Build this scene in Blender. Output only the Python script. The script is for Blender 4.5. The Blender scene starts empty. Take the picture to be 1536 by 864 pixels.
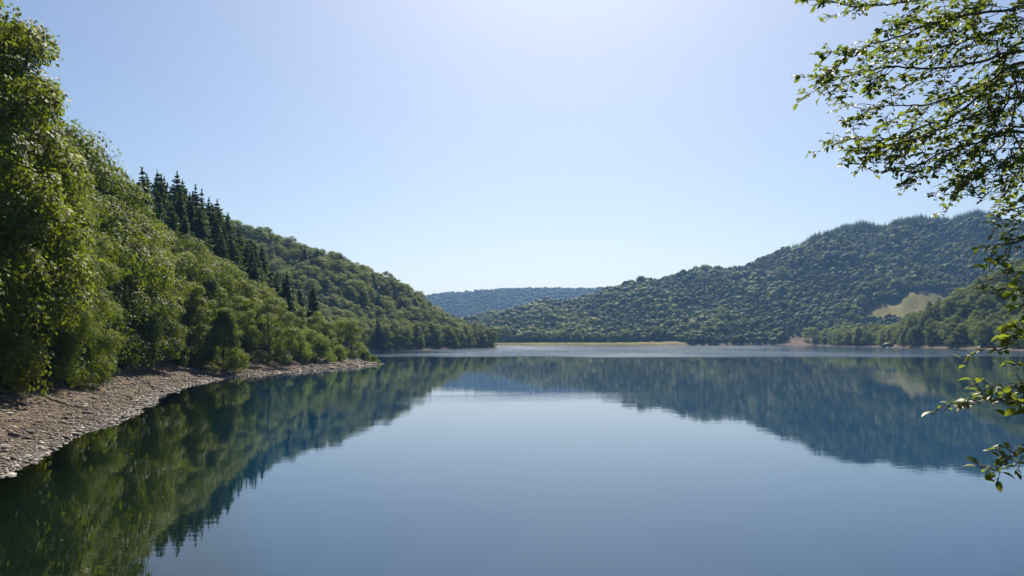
import bpy, math, random
import numpy as np
from mathutils import Vector

R = math.radians
rng = np.random.default_rng(11)
random.seed(11)
scene = bpy.context.scene
COL = scene.collection

# ------------------------------------------------------------------ helpers
def link(o, parent=None):
    COL.objects.link(o)
    if parent is not None:
        o.parent = parent
    return o

def tag(o, label=None, cat=None, group=None, kind=None):
    if label: o['label'] = label
    if cat: o['category'] = cat
    if group: o['group'] = group
    if kind: o['kind'] = kind
    return o

def mesh_np(name, V, faces, mat=None, attrs=None, smooth=False, mats=None, mat_idx=None):
    """faces: list of int arrays (n,3) or (n,4)."""
    me = bpy.data.meshes.new(name)
    V = np.asarray(V, dtype=np.float32)
    faces = [np.asarray(f, dtype=np.int32) for f in faces if len(f)]
    nl = sum(f.size for f in faces); nf = sum(len(f) for f in faces)
    me.vertices.add(len(V)); me.vertices.foreach_set('co', V.ravel())
    me.loops.add(nl); me.polygons.add(nf)
    me.loops.foreach_set('vertex_index', np.concatenate([f.ravel() for f in faces]))
    tot = np.concatenate([np.full(len(f), f.shape[1], np.int32) for f in faces])
    start = np.concatenate([[0], np.cumsum(tot)[:-1]]).astype(np.int32)
    me.polygons.foreach_set('loop_start', start)
    if smooth:
        me.polygons.foreach_set('use_smooth', np.ones(nf, bool))
    me.update(calc_edges=True)
    for k, a in (attrs or {}).items():
        at = me.attributes.new(k, 'FLOAT', 'POINT')
        at.data.foreach_set('value', np.asarray(a, dtype=np.float32))
    for m in ([mat] if mat else []) + list(mats or []):
        me.materials.append(m)
    if mat_idx is not None:
        me.polygons.foreach_set('material_index', mat_idx.astype(np.int32))
    return me

def obj(name, me, parent=None):
    return link(bpy.data.objects.new(name, me), parent)

def nrm(a):
    return a / np.maximum(np.linalg.norm(a, axis=-1, keepdims=True), 1e-9)

class Acc:
    """collects vertices and faces of one part"""
    def __init__(s): s.V = []; s.F = {3: [], 4: []}; s.A = []; s.n = 0
    def add(s, V, F, tone=0.0):
        V = np.asarray(V, float).reshape(-1, 3); F = np.asarray(F, int)
        s.F[F.shape[1]].append(F + s.n); s.V.append(V); s.n += len(V)
        s.A.append(np.broadcast_to(np.asarray(tone, float), (len(V),)) if np.ndim(tone) == 0 else np.asarray(tone, float))
    def mesh(s, name, mat, smooth=False):
        fs = [np.concatenate(v) for v in s.F.values() if v]
        return mesh_np(name, np.concatenate(s.V), fs, mat, {'tone': np.concatenate(s.A)}, smooth)

def add_tube(acc, P, rad, sides=6, tone=0.0):
    P = np.asarray(P, float); n = len(P)
    T = nrm(np.gradient(P, axis=0))
    up = np.array([0.31, 0.17, 0.93])
    B = nrm(np.cross(T, up)); N = np.cross(B, T)
    a = np.arange(sides) * 2 * math.pi / sides
    rad = np.broadcast_to(np.asarray(rad, float), (n,))
    V = P[:, None, :] + rad[:, None, None] * (np.cos(a)[None, :, None] * B[:, None, :] + np.sin(a)[None, :, None] * N[:, None, :])
    i = np.arange(n - 1)[:, None] * sides; j = np.arange(sides)[None, :]; k = (j + 1) % sides
    F = np.stack([i + j, i + k, i + sides + k, i + sides + j], -1).reshape(-1, 4)
    acc.add(V.reshape(-1, 3), F, tone)

def add_leaves(acc, C, N, A, L, W, tone, fold=0.12):
    """pointed four-cornered leaves"""
    N = nrm(N); A = nrm(A - (A * N).sum(-1, keepdims=True) * N); B = np.cross(N, A)
    L = np.asarray(L)[..., None]; W = np.asarray(W)[..., None]
    V = np.stack([C - A * L * .5, C + B * W * .5 - N * W * fold + A * L * .05, C + A * L * .5, C - B * W * .5 - N * W * fold + A * L * .05], 1)
    n = len(C)
    F = np.arange(n * 4).reshape(n, 4)
    acc.add(V.reshape(-1, 3), F, np.repeat(tone, 4))

def add_broad_leaves(acc, C, N, A, L, W, tone):
    """larger leaves seen close: ten corners, folded at the midrib"""
    N = nrm(N); A = nrm(A - (A * N).sum(-1, keepdims=True) * N); B = np.cross(N, A)
    pr = [(0.0, 0.0), (.18, .36), (.45, .5), (.72, .36), (1.0, 0.0)]
    vs = []
    for t, w in pr:
        bend = -0.22 * t * t
        for sgn in ((0,) if w == 0 else (-1, 0, 1)):
            vs.append(C + A * (L * t)[:, None] + B * (W * w * sgn)[:, None] + N * ((abs(sgn) * .16 * W * w * 2 + bend * L))[:, None])
    V = np.stack(vs, 1); n, k = V.shape[:2]        # 0 | 1 2 3 | 4 5 6 | 7 8 9 | 10
    base = (np.arange(n) * k)[:, None]
    q = np.array([[1, 2, 5, 4], [2, 3, 6, 5], [4, 5, 8, 7], [5, 6, 9, 8]])
    t = np.array([[0, 2, 1], [0, 3, 2], [7, 8, 10], [8, 9, 10]])
    n0 = acc.n
    acc.add(V.reshape(-1, 3), (base[:, :, None] + q[None]).reshape(-1, 4), np.repeat(tone, k))
    acc.F[3].append((base[:, :, None] + t[None]).reshape(-1, 3) + n0)

# ------------------------------------------------------------------ materials
def new_mat(name):
    m = bpy.data.materials.new(name); m.use_nodes = True
    nt = m.node_tree
    for n in list(nt.nodes): nt.nodes.remove(n)
    out = nt.nodes.new('ShaderNodeOutputMaterial')
    return m, nt, out

def N_(nt, t, **kw):
    n = nt.nodes.new(t)
    for k, v in kw.items():
        if k.startswith('i_'):
            key = k[2:]
            n.inputs[int(key) if key.isdigit() else key.replace('_', ' ')].default_value = v
        else:
            setattr(n, k, v)
    return n

def ramp(nt, src, stops):
    r = nt.nodes.new('ShaderNodeValToRGB'); cr = r.color_ramp
    while len(cr.elements) < len(stops): cr.elements.new(.5)
    for e, (p, c) in zip(cr.elements, stops):
        e.position = p; e.color = (*c, 1) if len(c) == 3 else c
    nt.links.new(src, r.inputs[0]); return r.outputs[0]

def mixc(nt, f, a, b, blend='MIX'):
    m = nt.nodes.new('ShaderNodeMix'); m.data_type = 'RGBA'; m.blend_type = blend
    for sock, v in ((m.inputs[0], f), (m.inputs[6], a), (m.inputs[7], b)):
        if isinstance(v, (int, float)): sock.default_value = v
        elif isinstance(v, tuple): sock.default_value = (*v, 1)
        else: nt.links.new(v, sock)
    return m.outputs[2]

def math_(nt, op, a, b=None, clamp=False):
    m = nt.nodes.new('ShaderNodeMath'); m.operation = op; m.use_clamp = clamp
    for sock, v in ((m.inputs[0], a), (m.inputs[1], b)):
        if v is None: continue
        if isinstance(v, (int, float)): sock.default_value = v
        else: nt.links.new(v, sock)
    return m.outputs[0]

def attr(nt, name):
    a = nt.nodes.new('ShaderNodeAttribute'); a.attribute_name = name
    return a.outputs['Fac']

def leaf_mat(name, dark, light, trans, tmix=.25, spec=.12, rough=.6, vary=.5):
    m, nt, out = new_mat(name)
    info = nt.nodes.new('ShaderNodeObjectInfo')
    t = attr(nt, 'tone')
    f = math_(nt, 'ADD', math_(nt, 'MULTIPLY', t, 1 - vary), math_(nt, 'MULTIPLY', info.outputs['Random'], vary), True)
    c = mixc(nt, f, dark, light)
    hsv = N_(nt, 'ShaderNodeHueSaturation')
    nt.links.new(c, hsv.inputs['Color'])
    w = nt.nodes.new('ShaderNodeTexWhiteNoise'); w.noise_dimensions = '1D'
    nt.links.new(math_(nt, 'MULTIPLY', info.outputs['Random'], 91.7), w.inputs['W'])
    nt.links.new(math_(nt, 'ADD', math_(nt, 'MULTIPLY', w.outputs['Value'], .045), .4775), hsv.inputs['Hue'])
    nt.links.new(math_(nt, 'ADD', math_(nt, 'MULTIPLY', w.outputs['Value'], .45), .78), hsv.inputs['Value'])
    p = N_(nt, 'ShaderNodeBsdfPrincipled', i_Roughness=rough)
    p.inputs['Specular IOR Level'].default_value = spec
    nt.links.new(hsv.outputs[0], p.inputs['Base Color'])
    tr = nt.nodes.new('ShaderNodeBsdfTranslucent')
    tc = mixc(nt, f, trans, tuple(min(1, x * 1.5) for x in trans))
    nt.links.new(tc, tr.inputs['Color'])
    mx = nt.nodes.new('ShaderNodeMixShader'); mx.inputs[0].default_value = tmix
    nt.links.new(p.outputs[0], mx.inputs[1]); nt.links.new(tr.outputs[0], mx.inputs[2])
    nt.links.new(mx.outputs[0], out.inputs['Surface'])
    return m

M = {}
M['leaf'] = leaf_mat('broadleaf_foliage', (.036, .066, .008), (.160, .195, .016), (.21, .27, .012), tmix=.31, vary=.62)
M['leaf_far'] = leaf_mat('distant_broadleaf_foliage', (.042, .074, .008), (.142, .185, .016), (.15, .20, .012), tmix=.32, spec=.04)
M['leaf_dark'] = leaf_mat('dark_broadleaf_foliage', (.028, .050, .010), (.084, .115, .02), (.05, .08, .015), tmix=.18, spec=.04)
M['leaf_light'] = leaf_mat('pale_shrub_foliage', (.06, .10, .02), (.13, .17, .04), (.2, .28, .03), tmix=.45)
M['needle'] = leaf_mat('conifer_needles', (.044, .080, .016), (.105, .145, .028), (.07, .12, .02), tmix=.28, spec=.03)
M['leaf_near'] = leaf_mat('overhanging_tree_leaves', (.040, .066, .014), (.12, .15, .026), (.18, .24, .02), tmix=.42, spec=.22, rough=.5, vary=0)

def bark_mat(name, a, b, scale):
    m, nt, out = new_mat(name)
    tc = nt.nodes.new('ShaderNodeTexCoord')
    mp = N_(nt, 'ShaderNodeMapping'); mp.inputs['Scale'].default_value = (scale, scale, scale * .25)
    nt.links.new(tc.outputs['Object'], mp.inputs[0])
    n = N_(nt, 'ShaderNodeTexNoise', i_Scale=4.0, i_Detail=6.0); nt.links.new(mp.outputs[0], n.inputs['Vector'])
    c = ramp(nt, n.outputs[0], [(.3, a), (.7, b)])
    p = N_(nt, 'ShaderNodeBsdfPrincipled', i_Roughness=.9); nt.links.new(c, p.inputs['Base Color'])
    bp = N_(nt, 'ShaderNodeBump', i_Strength=.6, i_Distance=.03); nt.links.new(n.outputs[0], bp.inputs['Height'])
    nt.links.new(bp.outputs[0], p.inputs['Normal'])
    nt.links.new(p.outputs[0], out.inputs['Surface'])
    return m
M['bark'] = bark_mat('grey_brown_bark', (.035, .028, .02), (.10, .085, .065), 2)
M['twig'] = bark_mat('twig_bark', (.045, .035, .028), (.16, .13, .105), 12)
M['deadwood'] = bark_mat('weathered_driftwood', (.10, .075, .055), (.26, .21, .165), 6)

def ground_mat():
    m, nt, out = new_mat('ground_soil_and_shingle')
    geo = nt.nodes.new('ShaderNodeNewGeometry')
    pos = geo.outputs['Position']
    beach = attr(nt, 'beach'); grass = attr(nt, 'grass'); scree = attr(nt, 'scree')
    n1 = N_(nt, 'ShaderNodeTexNoise', i_Scale=.35, i_Detail=8.0); nt.links.new(pos, n1.inputs['Vector'])
    n2 = N_(nt, 'ShaderNodeTexNoise', i_Scale=2.6, i_Detail=8.0, i_Roughness=.65); nt.links.new(pos, n2.inputs['Vector'])
    n3 = N_(nt, 'ShaderNodeTexNoise', i_Scale=.02, i_Detail=7.0); nt.links.new(pos, n3.inputs['Vector'])
    v = N_(nt, 'ShaderNodeTexVoronoi', i_Scale=5.5); nt.links.new(pos, v.inputs['Vector'])
    floor = ramp(nt, n2.outputs[0], [(.3, (.022, .026, .012)), (.55, (.05, .05, .024)), (.75, (.085, .07, .04))])
    shing = ramp(nt, n2.outputs[0], [(.25, (.075, .058, .042)), (.5, (.165, .130, .098)), (.75, (.26, .215, .17))])
    cell = ramp(nt, v.outputs['Color'], [(.1, (.55, .5, .47)), (.6, (1.0, .97, .93)), (.95, (1.35, 1.28, 1.2))])
    shing = mixc(nt, .8, shing, cell, 'MULTIPLY')
    shing = mixc(nt, 1.0, shing, (.76, .75, .75), 'MULTIPLY')
    shing = mixc(nt, attr(nt, 'wet'), shing, (.42, .42, .44), 'MULTIPLY')
    gr = ramp(nt, n1.outputs[0], [(.25, (.105, .100, .022)), (.5, (.165, .142, .036)), (.75, (.21, .175, .055))])
    gr = mixc(nt, .5, gr, ramp(nt, n3.outputs[0], [(.35, (.55, .75, .45)), (.65, (1.1, 1.0, .9))]), 'MULTIPLY')
    sc = ramp(nt, n1.outputs[0], [(.3, (.05, .034, .022)), (.55, (.11, .076, .054)), (.75, (.16, .115, .085))])
    sep = nt.nodes.new('ShaderNodeSeparateXYZ'); nt.links.new(pos, sep.inputs[0])
    tl = math_(nt, 'SINE', math_(nt, 'ADD', math_(nt, 'MULTIPLY', sep.outputs['Z'], 15.0), math_(nt, 'MULTIPLY', n1.outputs[0], 7.0)))
    shing = mixc(nt, .8, shing, ramp(nt, tl, [(.0, (.80, .80, .82)), (.7, (1, 1, 1)), (1, (1.12, 1.08, 1.02))]), 'MULTIPLY')
    c = mixc(nt, beach, floor, shing)
    c = mixc(nt, grass, c, gr)
    c = mixc(nt, scree, c, sc)
    bed = attr(nt, 'bed')
    c = mixc(nt, bed, c, ramp(nt, n2.outputs[0], [(.3, (.03, .026, .012)), (.7, (.085, .065, .032))]))
    p = N_(nt, 'ShaderNodeBsdfPrincipled', i_Roughness=.9); p.inputs['Specular IOR Level'].default_value = .06
    nt.links.new(c, p.inputs['Base Color'])
    h = math_(nt, 'ADD', math_(nt, 'MULTIPLY', v.outputs['Distance'], -.6), n2.outputs[0])
    bp = N_(nt, 'ShaderNodeBump', i_Strength=.9, i_Distance=.12); nt.links.new(h, bp.inputs['Height'])
    nt.links.new(bp.outputs[0], p.inputs['Normal'])
    nt.links.new(p.outputs[0], out.inputs['Surface'])
    return m
M['ground'] = ground_mat()

def stone_mat():
    m, nt, out = new_mat('slate_shingle_stone')
    t = attr(nt, 'tone')
    geo = nt.nodes.new('ShaderNodeNewGeometry')
    n = N_(nt, 'ShaderNodeTexNoise', i_Scale=9.0, i_Detail=5.0); nt.links.new(geo.outputs['Position'], n.inputs['Vector'])
    c = ramp(nt, t, [(0, (.065, .053, .045)), (.45, (.15, .125, .105)), (.8, (.26, .225, .19)), (1, (.42, .38, .34))])
    c = mixc(nt, .5, c, ramp(nt, n.outputs[0], [(.3, (.6, .6, .6)), (.7, (1.2, 1.2, 1.2))]), 'MULTIPLY')
    p = N_(nt, 'ShaderNodeBsdfPrincipled', i_Roughness=.65); nt.links.new(c, p.inputs['Base Color']); p.inputs['Specular IOR Level'].default_value = .22
    nt.links.new(p.outputs[0], out.inputs['Surface'])
    return m
M['stone'] = stone_mat()

def water_mat():
    m, nt, out = new_mat('lake_water')
    geo = nt.nodes.new('ShaderNodeNewGeometry'); pos = geo.outputs['Position']
    wind = attr(nt, 'wind'); deep = attr(nt, 'deep')
    def noise(sx, sy, detail, rough=.5):
        mp = N_(nt, 'ShaderNodeMapping'); mp.inputs['Scale'].default_value = (sx, sy, 1)
        nt.links.new(pos, mp.inputs[0])
        n = N_(nt, 'ShaderNodeTexNoise', i_Scale=1.0, i_Detail=detail, i_Roughness=rough)
        nt.links.new(mp.outputs[0], n.inputs['Vector']); return n.outputs[0]
    swell = noise(.10, .22, 2.0)
    rip = noise(.9, 2.2, 3.0)
    fine = noise(4.0, 7.0, 2.0)
    h = math_(nt, 'ADD', math_(nt, 'MULTIPLY', swell, CALM_SWELL), math_(nt, 'MULTIPLY', rip, CALM_RIP))
    hw = math_(nt, 'ADD', math_(nt, 'MULTIPLY', rip, .5), math_(nt, 'MULTIPLY', fine, .08))
    h = math_(nt, 'ADD', h, math_(nt, 'MULTIPLY', hw, math_(nt, 'MULTIPLY', wind, WIND_AMP)))
    bp = N_(nt, 'ShaderNodeBump', i_Strength=1.0, i_Distance=1.0); nt.links.new(h, bp.inputs['Height'])
    fr = N_(nt, 'ShaderNodeFresnel', i_IOR=1.5); nt.links.new(bp.outputs[0], fr.inputs['Normal'])
    gl = N_(nt, 'ShaderNodeBsdfGlossy', i_Roughness=.0); nt.links.new(bp.outputs[0], gl.inputs['Normal'])
    rg = math_(nt, 'ADD', math_(nt, 'MULTIPLY', wind, .10), .004); nt.links.new(rg, gl.inputs['Roughness'])
    gl.inputs['Color'].default_value = (1, 1, 1, 1)
    df = N_(nt, 'ShaderNodeBsdfDiffuse'); nt.links.new(mixc(nt, attr(nt, 'open'), (.004, .010, .006), (.003, .032, .072)), df.inputs['Color'])
    tr = N_(nt, 'ShaderNodeBsdfTransparent'); tr.inputs['Color'].default_value = (.62, .6, .42, 1)
    body = nt.nodes.new('ShaderNodeMixShader')
    nt.links.new(deep, body.inputs[0]); nt.links.new(tr.outputs[0], body.inputs[1]); nt.links.new(df.outputs[0], body.inputs[2])
    mx = nt.nodes.new('ShaderNodeMixShader')
    nt.links.new(fr.outputs[0], mx.inputs[0]); nt.links.new(body.outputs[0], mx.inputs[1]); nt.links.new(gl.outputs[0], mx.inputs[2])
    nt.links.new(mx.outputs[0], out.inputs['Surface'])
    return m
CALM_SWELL, CALM_RIP, WIND_AMP = .006, .0017, .25
M['water'] = water_mat()

# ------------------------------------------------------------------ terrain
SHORE = np.array([(-22.5, 35.3), (-26.7, 48.2), (-30.4, 64.5), (-34.5, 77), (-39, 90), (-43.0, 106), (-44.6, 125), (-43.5, 140), (-41.5, 152), (-37.5, 168),
    (-34.5, 184), (-32.5, 199), (-35, 206), (-42, 222), (-58, 262), (-75, 320), (-86, 380), (-82, 430), (-64, 492), (-44, 540), (-22, 598), (-9, 626), (-8, 634),
    (-14, 650), (-60, 740), (-80, 820), (-60, 872), (-15, 868), (60, 876), (120, 884), (173, 893), (215, 905), (255, 912), (300, 925), (345, 940), (338, 905), (330, 860), (325, 800),
    (323, 730), (315, 690), (309, 668), (305, 655), (303, 640), (308, 600), (304, 540), (296, 490), (288, 452), (272, 385), (215, 270), (130, 152), (62, 74),
    (29, 33), (16, 18.5), (9, 12), (3, 10), (-4, 10), (-12, 13), (-18, 20), (-21, 28)], float)

def seg_dist(px, py, ax, ay, bx, by):
    dx, dy = bx - ax, by - ay
    t = np.clip(((px - ax) * dx + (py - ay) * dy) / (dx * dx + dy * dy), 0, 1)
    return np.hypot(px - ax - t * dx, py - ay - t * dy), t

def inside(px, py, poly):
    c = np.zeros(px.shape, bool); n = len(poly)
    for i in range(n):
        ax, ay = poly[i]; bx, by = poly[(i + 1) % n]
        if ay == by: continue
        cond = ((ay > py) != (by > py)) & (px < (bx - ax) * (py - ay) / (by - ay) + ax)
        c ^= cond
    return c

def shore_sd(x, y):
    """distance to the waterline: above nought on land"""
    x = np.asarray(x, float); y = np.asarray(y, float)
    d = np.full(x.shape, 1e9)
    for i in range(len(SHORE)):
        a, b = SHORE[i], SHORE[(i + 1) % len(SHORE)]
        d = np.minimum(d, seg_dist(x, y, a[0], a[1], b[0], b[1])[0])
    d = np.where(inside(x, y, SHORE), -d, d)
    return d + 0.35 * np.sin(x * .55 + y * .31) * np.sin(y * .47 - x * .2) * np.clip(1.2 - np.abs(d) / 8, 0, 1) * np.clip(np.hypot(x, y) / 60, .4, 4)

_nr = np.random.default_rng(5)
_W = [(_nr.uniform(0, 2 * math.pi), _nr.uniform(0, 2 * math.pi)) for _ in range(40)]
def fbm(x, y, wl, octs=3):
    v = 0; k = 0; amp = 1.0
    for o in range(octs):
        for _ in range(4):
            a, p = _W[k % 40]; k += 1
            v = v + amp * .5 * np.sin((x * math.cos(a) + y * math.sin(a)) * 2 * math.pi / wl + p)
        wl *= .47; amp *= .5
    return v

# ridge lines: (x, y, height, half width)
RIDGES = [
    [(-90, -140, 30, 90), (-110, -40, 34, 95), (-120, 60, 38, 90), (-112, 130, 36, 75), (-98, 180, 32, 62), (-92, 225, 29, 52), (-88, 262, 25, 45), (-95, 300, 16, 40)],
    [(-18, 648, 5, 35), (-58, 618, 21, 75), (-100, 592, 42, 110), (-168, 552, 66, 150), (-250, 525, 86, 180), (-400, 480, 105, 230), (-700, 420, 120, 300)],
    [(25, 1330, 24, 330), (150, 1380, 68, 420), (281, 1400, 103, 460), (400, 1430, 128, 490), (500, 1450, 152, 510), (580, 1460, 182, 540), (653, 1480, 206, 560), (757, 1490, 220, 580),
     (850, 1500, 220, 600), (965, 1515, 206, 600), (1200, 1500, 190, 600), (1700, 1450, 150, 600)],
    [(300, 650, 6, 30), (318, 636, 8, 46), (334, 622, 16, 62), (352, 612, 28, 80), (390, 600, 50, 110), (460, 585, 82, 150), (600, 560, 108, 190), (900, 520, 130, 260)],
    [(-1400, 3100, 120, 900), (-900, 3150, 140, 900), (-340, 3200, 160, 950), (-207, 3200, 184, 950), (19, 3200, 199, 950), (324, 3250, 203, 950), (900, 3300, 215, 950), (1800, 3200, 200, 900)],
]
def hills(x, y):
    tot = np.zeros(np.shape(x))
    for rd in RIDGES:
        best = np.zeros(np.shape(x))
        for a, b in zip(rd[:-1], rd[1:]):
            d, t = seg_dist(x, y, a[0], a[1], b[0], b[1])
            z = a[2] + (b[2] - a[2]) * t; w = a[3] + (b[3] - a[3]) * t
            u = np.clip(d / w, 0, 1)
            prof = (1 - u) * .55 + .45 * (1 - u * u * (3 - 2 * u))
            best = np.maximum(best, z * prof)
        tot = np.maximum(tot, best) + .12 * np.minimum(tot, best)
    return tot

def sstep(a, b, v):
    t = np.clip((v - a) / (b - a), 0, 1); return t * t * (3 - 2 * t)

def flat_shelf(x, y):
    """low grassy shelf at the far end of the lake"""
    return sstep(-60, -20, x) * (1 - sstep(165, 215, x)) * sstep(845, 860, y) * (1 - sstep(930, 985, y))

def height(x, y, sd=None):
    x = np.asarray(x, float); y = np.asarray(y, float)
    if sd is None: sd = shore_sd(x, y)
    r = np.hypot(x, y)
    own = 1 - sstep(14, 40, r)                       # the bank the photographer stands on
    slope = .22 + .22 * own - .06 * sstep(300, 800, r)
    bank = np.minimum(sd * slope, 1e9)
    bank = np.where(sd > 11, 11 * slope + (sd - 11) * .10, bank)
    bank = np.minimum(bank, 5.5 + own * .3)
    n = fbm(x, y, 240, 4)
    hl = hills(x, y)
    hl = hl * (1 + .045 * n * sstep(30, 200, sd) * (1 - .7 * sstep(1700, 2400, r))) + 2.0 * fbm(x + 300, y, 60, 2) * sstep(20, 60, hl) * (.25 + .75 * sstep(300, 800, r))
    spur = sstep(270, 290, x) * (1 - sstep(690, 760, y))
    hl = hl * sstep(2, (42 + 50 * sstep(300, 900, r)) * (1 - spur) + 24 * spur, sd)
    land = np.maximum(bank, hl + np.minimum(bank, 2.4))
    shelf = flat_shelf(x, y)
    land = land * (1 - shelf) + np.minimum(sd * .5, 2.7) * shelf
    # cut scar above the far waterline
    land = land + .10 * fbm(x, y, 3.1, 2) * sstep(.6, 2.5, sd) * (1 - sstep(400, 900, r))
    bed = np.maximum(sd * .20, -6 + .0 * sd)
    return np.where(sd > 0, np.maximum(land, .0), bed)

MEADOW = np.array([(460, 1070), (506, 1112), (547, 1134), (590, 1134), (600, 1112), (570, 1060), (500, 1035), (460, 1046)], float)
SCREES = [np.array([(304, 926), (347, 998), (377, 1017), (409, 1022), (410, 1000), (388, 960), (360, 934)], float)]

az_in = np.radians(np.arange(-41, 41.01, .16))
az_out = np.radians(np.concatenate([np.arange(43, 180, 2.5), np.arange(-180, -41.5, 2.5)]))
AZ = np.sort(np.concatenate([az_in, az_out]))
RAD = np.concatenate([[1.5], 2.2 * 1.0125 ** np.arange(0, 640)])
RAD = RAD[RAD < 6000]
na, nr_ = len(AZ), len(RAD)
GX = np.sin(AZ)[None, :] * RAD[:, None]; GY = np.cos(AZ)[None, :] * RAD[:, None]
SD = shore_sd(GX, GY); GZ = height(GX, GY, SD)

def soft_in(poly, x, y, soft):
    d = np.full(np.shape(x), 1e9)
    for i in range(len(poly)):
        a, b = poly[i], poly[(i + 1) % len(poly)]
        d = np.minimum(d, seg_dist(x, y, a[0], a[1], b[0], b[1])[0])
    d = np.where(inside(x, y, poly), d, -d) + fbm(x, y, 25, 2) * soft * .5
    return sstep(-soft * .3, soft * .7, d)

rr = np.hypot(GX, GY)
beach_w = np.interp(np.arctan2(GX, GY), [R(-45), R(-27), R(-20), R(-9), R(0), R(20), R(30), R(45)], [10, 9, 8.5, 8.5, 4, 5, 4.5, 5])
beach = (1 - sstep(beach_w, beach_w + 4, SD + fbm(GX, GY, 6, 2) * .8)) * sstep(-3, -1, SD)
beach *= sstep(18, 30, rr)
bedm = 1 - sstep(-2.2, -.2, SD)
grass = flat_shelf(GX, GY) * sstep(1.5, 3, SD) + soft_in(MEADOW, GX, GY, 10)
pale = np.array([(-330, 2500), (-120, 2540), (-60, 2600), (-160, 2640), (-340, 2600)], float)
grass = np.clip(grass, 0, 1)
scree = np.clip(sum(soft_in(s, GX, GY, 5) for s in SCREES), 0, 1)

idx = np.arange(nr_ * na).reshape(nr_, na)
def grid_faces(mask=None):
    a = idx[:-1, :]; b = idx[1:, :]
    a2 = np.roll(a, -1, axis=1); b2 = np.roll(b, -1, axis=1)
    F = np.stack([a, a2, b2, b], -1)
    return F.reshape(-1, 4) if mask is None else F[mask]
GV = np.stack([GX, GY, GZ], -1).reshape(-1, 3)
near = (RAD < 1900)[:-1, None] & np.ones(na, bool)[None]
def sub(V, F, attrs):
    u, inv = np.unique(F, return_inverse=True)
    return V[u], inv.reshape(F.shape), {k: a.reshape(-1)[u] for k, a in attrs.items()}
gat = {'wet': (1 - sstep(.15, .7, SD)), 'beach': beach, 'grass': grass, 'scree': scree, 'bed': bedm}
Vc = np.vstack([GV, [[0, 0, float(height(np.array([0.]), np.array([0.]))[0])]]])
cap = np.stack([np.full(na, len(GV)), np.roll(idx[0], -1), idx[0]], -1)
Fn = grid_faces(near)
gat1 = {k: np.append(a.reshape(-1), 0) for k, a in gat.items()}
used = np.unique(np.concatenate([Fn.ravel(), cap.ravel()])); remap = np.zeros(len(Vc), int); remap[used] = np.arange(len(used))
o = obj('ground', mesh_np('ground', Vc[used], [remap[Fn], remap[cap]], M['ground'], {k: a[used] for k, a in gat1.items()}, True)); tag(o, kind='structure')
V, F, A = sub(GV, grid_faces(~near), gat)
o = obj('hills', mesh_np('hills', V, [F], M['ground'], A, True)); tag(o, kind='structure')

# the lake
wface = (np.minimum(SD[:-1], SD[1:]) < 3) & (GY[:-1] < 1000)
wind = np.zeros_like(GX)
def band(y, a, b, c, d): return sstep(a, b, y) * (1 - sstep(c, d, y))
wob = fbm(GX, GY * .5, 170, 3)
w1 = sstep(272, 306, GY + 10 * wob)                                   # far water, ruffled
w1 = w1 * (1 - .85 * band(GY + 14 * wob, 372, 384, 400, 418) * sstep(-10, 60, -GX + 6 * wob))
calm_left = sstep(-110, -35, GX + 18 * wob - (GY - 420) * .12)        # sheltered under the headland
wind = w1 * (.35 + .65 * calm_left) * (.8 + .2 * wob)
wind = wind + .035 * sstep(.5, 1.5, fbm(GX * .6 + 70, GY * 1.5, 60, 3)) * sstep(30, 70, GY)
wind = np.clip(wind, 0, 1) * sstep(2, 14, -SD)
WV = np.stack([GX, GY, np.zeros_like(GX)], -1).reshape(-1, 3)
V, F, A = sub(WV, grid_faces(wface), {'wind': wind, 'deep': sstep(.1, 4.5, -SD) * .96, 'open': sstep(0, 1, (-SD - np.interp(np.arctan2(GX, GY), [R(-28), R(-14)], [8, -1])) / np.interp(np.arctan2(GX, GY), [R(-28), R(-14)], [40, 5]))})
o = obj('water', mesh_np('water', V, [F], M['water'], A, True)); tag(o, kind='structure')

# ------------------------------------------------------------------ plants: meshes
_p = (1 + 5 ** .5) / 2
ICO_V = nrm(np.array([(-1, _p, 0), (1, _p, 0), (-1, -_p, 0), (1, -_p, 0), (0, -1, _p), (0, 1, _p), (0, -1, -_p), (0, 1, -_p), (_p, 0, -1), (_p, 0, 1), (-_p, 0, -1), (-_p, 0, 1)], float))
ICO_F = np.array([(0, 11, 5), (0, 5, 1), (0, 1, 7), (0, 7, 10), (0, 10, 11), (1, 5, 9), (5, 11, 4), (11, 10, 2), (10, 7, 6), (7, 1, 8), (3, 9, 4), (3, 4, 2), (3, 2, 6), (3, 6, 8), (3, 8, 9), (4, 9, 5), (2, 4, 11), (6, 2, 10), (8, 6, 7), (9, 8, 1)])
def ico_sub(V, F, n):
    for _ in range(n):
        e = {}; nf = []; V = list(V)
        for a, b, c in F:
            m = []
            for p, q in ((a, b), (b, c), (c, a)):
                k = (min(p, q), max(p, q))
                if k not in e:
                    v = np.array(V[p]) + np.array(V[q]); e[k] = len(V); V.append(v / np.linalg.norm(v))
                m.append(e[k])
            nf += [(a, m[0], m[2]), (b, m[1], m[0]), (c, m[2], m[1]), (m[0], m[1], m[2])]
        V = np.array(V); F = np.array(nf)
    return V, F
ICO3_V, ICO3_F = ico_sub(ICO_V, ICO_F, 2)
def sphere_dirs(g, n):
    v = g.normal(size=(n, 3)); return nrm(v)

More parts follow.
